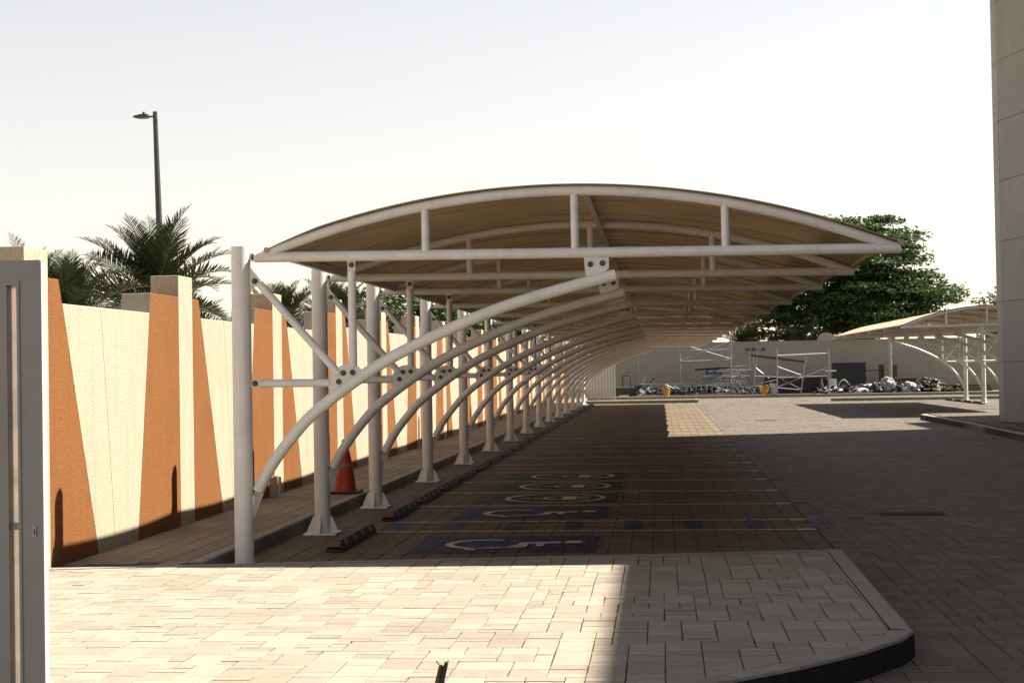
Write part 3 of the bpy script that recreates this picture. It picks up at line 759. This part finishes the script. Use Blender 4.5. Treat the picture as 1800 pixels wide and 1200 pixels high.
def ladder(loc, rot, L, W, lab, n=12):
    r = empty('ladder', loc, label=lab, cat='ladder'); r.rotation_euler = rot
    for s_ in (0, 1): MB().box(0, L, -.02, .02, s_ * W - .03, s_ * W + .03).build('rail', M['galv'], r)
    for k in range(n):
        x = L * (k + .5) / n; MB().tube((x, 0, .03), (x, 0, W - .03), .017, 6).build('rung', M['galv'], r)
ladder((-.95, 81.3, RZ + .035), (R(8), 0, 0), 2.9, .62, 'aluminium ladder lying on its edge beside the small machine', 9)
ladder((1.2, 81.15, RZ + .035), (R(6), R(-.6), 0), 3.1, .48, 'aluminium ladder lying on its edge below the tall scaffold tower', 11)
ladder((.9, 81.75, RZ + .035), (R(10), R(-1), R(1)), 3.4, .55, 'aluminium ladder lying behind another ladder below the tall scaffold', 12)
rd = random.Random(4)
for k in range(6):
    r = empty('loose_scaffolding', (2.3 + .12 * k, 82.9 + .1 * k, RZ + .35 + .14 * k), label='loose galvanised scaffold frame heaped under the tall scaffold tower', cat='scaffolding', group='scaffold frames heaped by the rear wall')
    r.rotation_euler = (R(35 + rd.uniform(-20, 20)), R(rd.uniform(-5, 4)), R(rd.uniform(-8, 8)))
    for zz in (0, .55): MB().tube((0, 0, zz), (2.0, 0, zz), .025, 6).build('rail', M['galv'], r)
    for j in range(6): MB().tube((.1 + .36 * j, 0, 0), (.1 + .36 * j, 0, .55), .02, 6).build('rung', M['galv'], r)
MB().bar((1.9, 82.8, 1.52), (3.95, 82.8, 1.62), .10, .09).build('beam', M['blackboard'], label='dark beam lying on top of the heaped scaffold frames', cat='beam')
MB().box(2.5, 3.35, 83.2, 83.7, RZ + 1.05, RZ + 1.42).build('crate', M['bluetarp'], label='blue grey crate on top of the heaped scaffold frames', cat='crate')
for k in range(6):
    x = 3.75 + .16 * k
    MB().bar((x, 81.2, RZ + .75), (x + .55, 81.2, RZ + .02), .035, .5, (0, 1, 0)).build('board', M['galv' if k % 2 else 'whitestuff'], label='thin metal faced board leaning in a row between the two scaffolds', cat='board', group='boards leaning between the scaffolds')
st = empty('plank_stack', (7.0, 83.3, RZ), label='dark stack of covered boards behind the low scaffold', cat='stack')
for k in range(5): MB().box(-1.5 + .05 * k, 2.2 - .07 * k, -.6, .7, .002 + .18 * k, .175 + .18 * k).build('board', M['blackboard'], st)

def bucket(x, y, mat, lab, r0=.15, r1=.21, h=.36, z0=RZ):
    b = empty('bucket', (x, y, z0), label=lab, cat='bucket')
    MB().lathe([(r0, .004), (r1, h), (r1 + .015, h), (r1 + .015, h + .02), (r1 - .02, h + .02), (r0 - .01, .03)], n=20).build('tub', mat, b)
    MB().path([(r1 * math.cos(R(t)), -.02, h - .02 + .5 * r1 * math.sin(R(t))) for t in range(0, 181, 15)], .008, 6).build('handle', M['galv'], b)
bucket(.30, 81.0, M['yellow'], 'yellow bucket standing among the ladders', .17, .22, .36)
bucket(5.5, 81.05, M['yellow'], 'yellow bucket beside the leaning boards and white tub', .19, .25, .42)
bucket(5.98, 81.25, M['whitestuff'], 'white tub beside the yellow bucket by the low scaffold', .19, .2, .55)

# small machine with a frame handle
mc = empty('barrow_machine', (-1.75, 81.5, RZ), label='small dark machine with wheels and an upright frame handle beside the ribbed sheet', cat='machine')
o = MB().box(-.75, .35, -.3, .3, .14, .50).build('body', M['machine'], mc); bevel_mesh(o.data, .06, 3)
MB().path([(-.25, 0, .45), (-.25, 0, 1.08), (-.22, 0, 1.12), (.12, 0, 1.12), (.15, 0, 1.08), (.2, 0, .45)], .03, 8).build('handle', M['black'], mc)
MB().path([(.3, -.1, .3), (.6, -.1, .55), (.8, -.1, .62)], [.18, .16, .05], 10).build('chute', M['blackboard'], mc)
for x in (-.55, .25): MB().path([(x, -.34, .17), (x, -.28, .17)], .165, 18).build('wheel', M['redrefl' if x < 0 else 'black'], mc)
MB().path([(.5, 0, .3), (.85, 0, .8), (.95, 0, 1.0)], .025, 6).build('lever', M['whitestuff'], mc)
MB().path([(.9, .1, .3), (1.3, .1, .85), (1.45, .1, 1.0)], .025, 6).build('lever', M['black'], mc)

# ribbed white sheet gate
rs = empty('ribbed_sheet_gate', (-4.9, 80.3, 0), label='white ribbed metal sheet gate behind the last canopy column', cat='gate')
MB().box(.2, 2.45, .04, .06, .05, 2.35).build('backing', M['sheet'], rs)
for k in range(14): MB().prism([(.22 + .16 * k, .04), (.25 + .16 * k, -.005), (.32 + .16 * k, -.005), (.35 + .16 * k, .04)], 'z', .05, 2.35).build('rib', M['sheet'], rs)
MB().box(2.46, 2.52, -.02, .08, 0, 2.4).build('post', M['sheet'], rs)
MB().box(.2, 2.45, -.012, -.006, .1, .2).build('rail', M['sheet'], rs)

# right-hand junk
tb = empty('board_table', (10.15, 83.2, RZ), label='black board panel standing among rubble under the far wall', cat='board')
MB().box(-.85, .95, -.03, .03, .45, 1.62).build('panel', M['blackboard'], tb)
MB().box(-1.05, 1.05, -.02, .4, .35, .42).build('shelf', M['blackboard'], tb)
for x in (-.8, .85): MB().box(x - .04, x + .04, -.1, .1, 0, .45).build('leg', M['blackboard'], tb)
MB().tube((8.9, 83.0, 1.33), (9.5, 83.0, 1.33), .04, 8).build('pipe', M['galv'], label='pale pipe sticking out beside the black board panel', cat='pipe')
MB().bar((10.9, 83.05, 1.32), (12.0, 83.05, 1.33), .05, .05).build('batten', M['blackboard'], label='thin dark batten sticking out of the black board panel', cat='batten')
def bag(loc, s, mat, lab, seed, name='rubble_bag', cat='bag', group=None):
    bm = bmesh.new(); bmesh.ops.create_icosphere(bm, subdivisions=4, radius=1)
    from mathutils import noise
    off = Vector((seed * 3.1, seed * 1.7, 0))
    for v in bm.verts:
        n1 = noise.noise(v.co * 1.6 + off); n2 = noise.noise(v.co * 4.5 + off); n3 = abs(noise.noise(v.co * 9 + off))
        v.co *= 1 + .28 * n1 + .16 * n2 - .12 * n3
        v.co = Vector((v.co.x * s[0], v.co.y * s[1], max(-.55, v.co.z) * s[2] + .55 * s[2]))
    me = bpy.data.meshes.new(name); bm.to_mesh(me); bm.free(); me.materials.append(mat)
    link(name, me, None, loc, label=lab, cat=cat, group=group)
bag((11.1, 82.0, RZ), (.5, .4, .30), M['whitestuff'], 'white crumpled bag left of the grey sheeting heap', 1)
bag((12.0, 81.5, RZ), (.42, .4, .52), M['greybag'], 'tall heap of crumpled grey sheeting by the kerb', 2)
bag((11.4, 81.3, RZ), (.35, .35, .36), M['blackboard'], 'black rubbish bag beside the grey sheeting heap', 3)
bag((13.1, 81.4, RZ), (.5, .4, .34), M['greybag'], 'low heap of crumpled grey sheeting by the small canopy columns', 5)
bag((14.2, 82.0, RZ), (.7, .5, .5), M['blackboard'], 'black rubbish heap behind the small canopy columns', 6)
bag((9.9, 82.2, RZ), (.8, .5, .22), M['whitestuff'], 'low spread of crumpled white plastic below the black board panel', 8)
bag((10.6, 81.6, RZ), (.5, .35, .16), M['whitestuff'], 'small flat white plastic scrap heap at the kerb', 9)
MB().box(9.0, 9.45, 82.4, 82.8, RZ + .002, RZ + .75).build('carton', M['whitestuff'], label='white carton standing left of the black board panel', cat='box')
MB().path([(8.6, 82.4, RZ), (8.62, 82.4, RZ + .3), (8.6, 82.4, RZ + .6), (8.63, 82.4, RZ + .8)], [.12, .14, .10, .04], 12).build('canister', M['wood'], label='rusty brown canister left of the white carton', cat='canister')
MB().path([(9.75 + .28 * math.cos(R(t)), 81.9, RZ + .25 + .45 * math.sin(R(t))) for t in range(0, 181, 12)], .025, 8).build('hoop', M['whitestuff'], label='pale bent hose hoop before the black board panel', cat='hose')
MB().box(9.7, 9.95, 81.3, 81.6, RZ + .002, RZ + .38).build('carton', M['bluetarp'], label='blue carton at the kerb below the black board panel', cat='box')
for k in range(3):
    p = empty('brick_pallet', (12.5 + .15 * k, 83.3, RZ + .25 * k), label='layer of brown bricks stacked behind the grey sheeting', cat='pallet', group='brick layers stacked at the rear wall')
    MB().box(-.95, .95, -.35, .35, .003, .05).build('deck', M['wood'], p)
    for j in range(8): MB().box(-.93 + .235 * j, -.93 + .235 * j + .22, -.33, .33, .051, .24).build('brick', M['brick'], p)
MB().box(11.9, 12.15, 83.7, 84.0, RZ + .002, RZ + 1.5).build('board', M['wood'], label='tall brown board standing behind the brick layers', cat='board')
MB().box(12.5, 12.85, 83.8, 84.0, RZ + .78, RZ + 1.45).build('board', M['wood'], label='brown board standing on the brick layers beside the grey post', cat='board')
pl = empty('utility_post', (12.35, 82.9, RZ), label='pale grey post with a small lamp head among the rubble', cat='post')
MB().tube((0, 0, 0), (0, 0, 3.0), .11, 14).build('shaft', M['galv'], pl)
MB().tube((.1, 0, 2.0), (.75, 0, 2.75), .03, 8).build('brace', M['galv'], pl)
MB().lathe([(.05, 3.0), (.13, 3.02), (.15, 3.16), (.05, 3.24)], n=14).build('lamp_head', M['whitestuff'], pl)
fl = empty('flood_light', (4.95, 84.6, RZ), label='twin floodlight on thin posts before the rear wall', cat='lamp')
for x in (0, .22):
    MB().tube((x, 0, 0), (x, 0, 2.35), .025, 8).build('post', M['galv'], fl)
for x in (-.12, .22, .75): MB().box(x - .1, x + .12, -.2, -.03, 2.36, 2.52).build('lamp_head', M['lamp'], fl)
MB().tube((-.1, 0, 2.4), (.8, 0, 2.4), .02, 8).build('crossbar', M['lamp'], fl)
for k in range(3):
    MB().box(14.4, 17.5, 82.0 + .3 * k, 82.2 + .3 * k, RZ + .003 + .12 * k, RZ + .10 + .12 * k).build('timber', M['wood'], label='long timber lying behind the small canopy columns', cat='timber', group='timbers lying at the rear wall')
def rubble(name, x0, x1, y0, y1, n, mat, lab, seed, hmax):
    rd = random.Random(seed); mb = MB()
    for _ in range(n):
        t = rd.random(); x = x0 + (x1 - x0) * t; y = rd.uniform(y0, y1)
        hz = hmax * rd.random() ** 2 * (.35 + .65 * math.sin(math.pi * t) * rd.uniform(.4, 1))
        q = Euler((rd.uniform(-.6, .6), rd.uniform(-.6, .6), rd.uniform(0, 6.3))).to_matrix()
        L = rd.choice((.08, .12, .2, .45, .8))
        mb.obox((x, y, RZ + .03 + hz), q.col[0], q.col[1], q.col[2], L / 2, rd.uniform(.03, .12), rd.uniform(.012, .06))
    return mb.build(name, mat, label=lab, cat='rubble', kind='stuff')
rubble('dark_rubble', 8.4, 15.5, 81.1, 83.4, 420, M['blackboard'], 'dark builders rubble and scraps strewn below the rear wall', 1, .55)
rubble('pale_rubble', 8.6, 14.5, 81.0, 82.6, 55, M['whitestuff'], 'pale broken scraps strewn over the dark rubble', 2, .35)
rubble('timber_scraps', 8.6, 16.0, 81.0, 83.2, 120, M['wood'], 'brown timber scraps mixed into the rubble below the rear wall', 3, .45)
rubble('dark_scrap', -1.6, 5.6, 81.5, 83.6, 300, M['blackboard'], 'dark scrap heaped behind the ladders below the scaffold', 4, .6)
rubble('metal_scrap', -1.4, 5.2, 81.4, 83.4, 60, M['galv'], 'grey metal offcuts heaped behind the ladders', 5, .7)
ds = empty('satellite_dish', (9.55, 88, 0), label='pale round satellite dish rim rising just over the rear wall', cat='dish')
MB().path([(0, .02 * k * k, 3.05) if False else (0, -.02 - .05 * k, 2.98) for k in range(2)], .55, 28).build('dish', M['rear'], ds)
MB().tube((0, .1, 0), (0, -.03, 2.98), .04, 8).build('mast', M['galv'], ds)

# ------------------------------------------------------------------ street lamp
lp = empty('street_lamp', (-18.55, 55, 0), label='dark grey street lamp post rising behind the palm crown', cat='lamp post')
MB().path([(0, 0, 0), (-.05, 0, 6.5), (-.18, 0, 11.62)], [.16, .125, .085], 14).build('pole', M['lamp'], lp)
MB().path([(-.18, 0, 11.45), (-.45, 0, 11.43), (-.6, 0, 11.44)], .035, 8).build('arm', M['lamp'], lp)
o = MB().prism([(-1.0, 11.42), (-.98, 11.47), (-.7, 11.53), (-.45, 11.53), (-.42, 11.44), (-.5, 11.38), (-.8, 11.38)], 'y', -.14, .14).build('lamp_head', M['lamp'], lp)
MB().lathe([(.05, 11.53), (.05, 11.62), (.03, 11.63)], (-.62, 0, 0), 10).build('sensor', M['lamp'], o)
MB().box(-.16, -.06, -.13, -.08, 11.15, 11.3).build('bracket', M['lamp'], lp)

# ------------------------------------------------------------------ palms
def frond_mesh(name, L, droop, mat, seed, n=40):
    rd = random.Random(seed); mb = MB(); pts = []; ang = 0.0; p = Vector((0, 0, 0)); m = 16
    for k in range(m + 1):
        pts.append(p.copy()); t = k / m
        dr = Vector((math.sin(ang), 0, math.cos(ang))); p = p + dr * (L / m); ang += droop / m * (0.4 + 1.3 * t)
    mb.path(pts, [L * .0075 * (1 - .85 * k / m) + .004 for k in range(m + 1)], 5)
    for i in range(n):
        t = .16 + .84 * (i + .5) / n; f = t * m; k = min(int(f), m - 1); w = f - k
        q = pts[k].lerp(pts[k + 1], w); tan = (pts[k + 1] - pts[k]).normalized()
        side = Vector((0, 1, 0)); nor = tan.cross(side)
        ll = L * .27 * (math.sin(math.pi * min(1, .18 + .86 * t)) ** .7) * rd.uniform(.85, 1.1) + .05
        for s_ in (-1, 1):
            fw = .75 + .5 * t + rd.uniform(-.1, .1)
            dv = (side * s_ + tan * fw + nor * rd.uniform(-.65, -.2) * -1 * 1.0).normalized()
            wv = (tan - dv * tan.dot(dv)).normalized() * (ll * .03 + .006)
            mid = q + dv * ll * .5 + Vector((0, 0, -.01 * ll)); end = q + dv * ll + Vector((0, 0, -.10 * ll))
            mb.add([q - wv * .5, q + wv * .5, mid + wv, mid - wv, end], [(0, 1, 2, 3), (3, 2, 4)])
    me = bpy.data.meshes.new(name); me.from_pydata(mb.v, [], mb.f); me.materials.append(mat); return me
FM = [frond_mesh('frond', 3.0, dr, M['frond'], 50 + i) for i, dr in enumerate((.5, .8, 1.15, 1.5))]
FD = frond_mesh('dry_frond', 2.4, 2.2, M['frond_dry'], 60, 34)
def palm(loc, hz, s, lab, nf=42, seed=1, tilt=0):
    rd = random.Random(seed)
    r = empty('date_palm', loc, label=lab, cat='palm tree')
    mb = MB(); nr = 10; pts = [(0.05 * math.sin(k * .9), 0, hz * k / nr) for k in range(nr + 1)]
    rad = [.24 * s * (1.1 - .25 * k / nr + (.06 if k % 2 else 0)) for k in range(nr + 1)]
    mb.path(pts, rad, 12).build('trunk', M['palmtrunk'], r)
    for k in range(nf):
        t = (k + .5) / nf; el = R(4 + 92 * t ** 1.05 + rd.uniform(-9, 9)); az = k * 2.39996 + rd.uniform(-.25, .25)
        me = FM[min(3, int(t * 2.2 + rd.random() * 1.6))]
        o = link('frond', me, r, (0, 0, hz - .25 * t * s))
        o.rotation_euler = Euler((0, el, az), 'XYZ'); q = s * rd.uniform(.85, 1.08) * (.8 if t < .12 else 1); o.scale = (q, q, q)
        # small twist about its own axis
        o.rotation_mode = 'QUATERNION'
        o.rotation_quaternion = Euler((0, el, az), 'XYZ').to_quaternion() @ Euler((0, 0, rd.uniform(-.5, .5)), 'XYZ').to_quaternion()
    for k in range(7):
        o = link('dry_frond', FD, r, (0, 0, hz - .35 * s)); o.scale = (s * .8,) * 3
        o.rotation_euler = Euler((0, R(rd.uniform(100, 125)), k * .9 + rd.uniform(-.2, .2)), 'XYZ')
    return r
palm((-16.4, 48, 0), 4.15, 1.15, 'large date palm with a full spreading crown in front of the street lamp', 44, 3)
palm((-17.4, 43, 0), 3.2, .95, 'date palm with arching fronds beside the first wall pilaster', 38, 5)
palm((-21.3, 50, 0), 4.0, .95, 'date palm with only its upright frond tips showing above the gate leaf', 36, 8)
palm((-13.2, 52, 0), 3.2, .75, 'small date palm with upright fronds between the first two canopy columns', 34, 11)
palm((-12.6, 58, 0), 3.6, .75, 'small date palm behind the second canopy column', 34, 13)
palm((-19.4, 60, 0), 3.0, .9, 'date palm low behind the wall to the side of the large palm', 34, 14)
palm((5.2, 90, 0), 2.5, .85, 'date palm at the end of the long canopy roof behind the rear wall', 34, 17)
palm((8.0, 89.5, 0), 2.2, .85, 'date palm in front of the big dark tree behind the rear wall', 36, 19)

# ------------------------------------------------------------------ broadleaf trees
def tree(name, loc, lobes, th, lab, mat, n_cl, leaves, lsize, seed, cl=(.9, .32), cat='tree', core=.0):
    rg = np.random.default_rng(seed); rd = random.Random(seed)
    r = empty(name, loc, label=lab, cat=cat)
    mb = MB(); top = Vector((0, 0, th))
    mb.path([(0, 0, 0), (.08, .05, th * .5), (0, 0, th)], [.05 * th + .12, .045 * th + .07, .035 * th + .06], 10)
    for c, rr in lobes:
        for k in range(4):
            tgt = Vector(c) + Vector((rd.uniform(-.6, .6) * rr[0], rd.uniform(-.6, .6) * rr[1], rd.uniform(-.2, .6) * rr[2]))
            mid = top.lerp(tgt, .5) + Vector((rd.uniform(-.4, .4), rd.uniform(-.4, .4), rd.uniform(-.1, .4)))
            mb.path([top - Vector((0, 0, .3)), mid, tgt], [.05 * th * .5, .03 * th * .5, .02], 6)
    mb.build('trunk', M['bark'], r)
    vol = np.array([rr[0] * rr[1] * rr[2] for _, rr in lobes]); pr = vol ** .67; pr = pr / pr.sum()
    cen = []
    for i in range(n_cl):
        c, rr = lobes[rg.choice(len(lobes), p=pr)]
        v = rg.normal(size=3); v /= np.linalg.norm(v); q = rg.uniform(core, 1) ** .42
        cen.append(np.array(c) + v * q * np.array(rr))
    cen = np.array(cen); m = leaves; N = n_cl * m
    ang = rg.uniform(0, 6.283, N); rad = np.sqrt(rg.uniform(0, 1, N)); sc_ = np.repeat(rg.uniform(.6, 1.25, n_cl), m)
    hx = rad * np.cos(ang) * cl[0] * sc_; hy = rad * np.sin(ang) * cl[0] * sc_
    hz_ = rg.normal(size=N) * cl[1] * .5 * sc_ - .22 * cl[1] * rad ** 2 * sc_
    P = np.repeat(cen, m, axis=0) + np.stack([hx, hy, hz_], 1)
    d1 = rg.normal(size=(N, 3)); d1[:, 2] *= .5; d1 /= np.linalg.norm(d1, axis=1)[:, None]
    d2 = rg.normal(size=(N, 3)); d2 -= d1 * (d1 * d2).sum(1)[:, None]; d2 /= np.linalg.norm(d2, axis=1)[:, None]
    ls = lsize * rg.uniform(.6, 1.3, N)[:, None]
    V = np.stack([P - d1 * ls, P + d2 * ls * .42, P + d1 * ls, P - d2 * ls * .42], 1).reshape(-1, 3)
    me = bpy.data.meshes.new('crown'); me.vertices.add(4 * N); me.vertices.foreach_set('co', V.ravel())
    me.loops.add(4 * N); me.loops.foreach_set('vertex_index', np.arange(4 * N, dtype=np.int32))
    me.polygons.add(N); me.polygons.foreach_set('loop_start', np.arange(0, 4 * N, 4, dtype=np.int32)); me.polygons.foreach_set('loop_total', np.full(N, 4, dtype=np.int32))
    me.update(calc_edges=True); me.validate(); me.materials.append(mat)
    link('crown', me, r)
    return r
tree('shade_tree', (11.6, 93, 0), [((0, 0, 7.4), (3.6, 3.4, 3.5)), ((1.6, 0, 8.2), (2.4, 2.4, 2.6)), ((3.4, 0, 5.6), (2.8, 2.6, 1.9)), ((-3.4, 0, 5.2), (3.0, 2.6, 2.4)), ((0, 0, 4.4), (4.4, 3, 1.8)), ((-1, 0, 9.3), (2.0, 2, 1.6))], 4.0,
     'big dark green shade tree with layered foliage behind the rear wall', M['leaf'], 560, 150, .13, 3, (1.15, .22))
tree('leafy_shrub', (20.3, 94, 0), [((0, 0, 4.6), (1.2, 1.2, 1.5)), ((.5, 0, 3.5), (1.4, 1.2, 1.0))], 2.6, 'small leafy tree beside the clad building above the far canopy roof', M['leaf2'], 60, 70, .13, 5, (.5, .3))
tree('leafy_tree', (-13.2, 68, 0), [((0, 0, 4.2), (1.7, 1.6, 1.5)), ((1.0, 0, 3.4), (1.3, 1.3, 1.0))], 2.8, 'sparse pale leafed tree behind the third canopy column', M['leaf2'], 90, 70, .12, 6, (.5, .25))
tree('leafy_tree', (-11.6, 72, 0), [((0, 0, 4.1), (2.6, 2.0, 1.5)), ((1.8, 0, 3.6), (2.2, 2, 1.2)), ((-1.5, 0, 3.2), (1.6, 1.5, 1.2))], 2.6, 'dense dark tree behind the wall at the fourth canopy column', M['leaf'], 200, 90, .14, 7, (.7, .35))
tree('leafy_tree', (-9.4, 84, 0), [((0, 0, 3.6), (3.0, 2.0, 1.3)), ((2.2, 0, 3.2), (2, 2, 1.0))], 2.4, 'low dark tree behind the farther stretch of coloured wall', M['leaf'], 150, 80, .14, 8, (.7, .35))
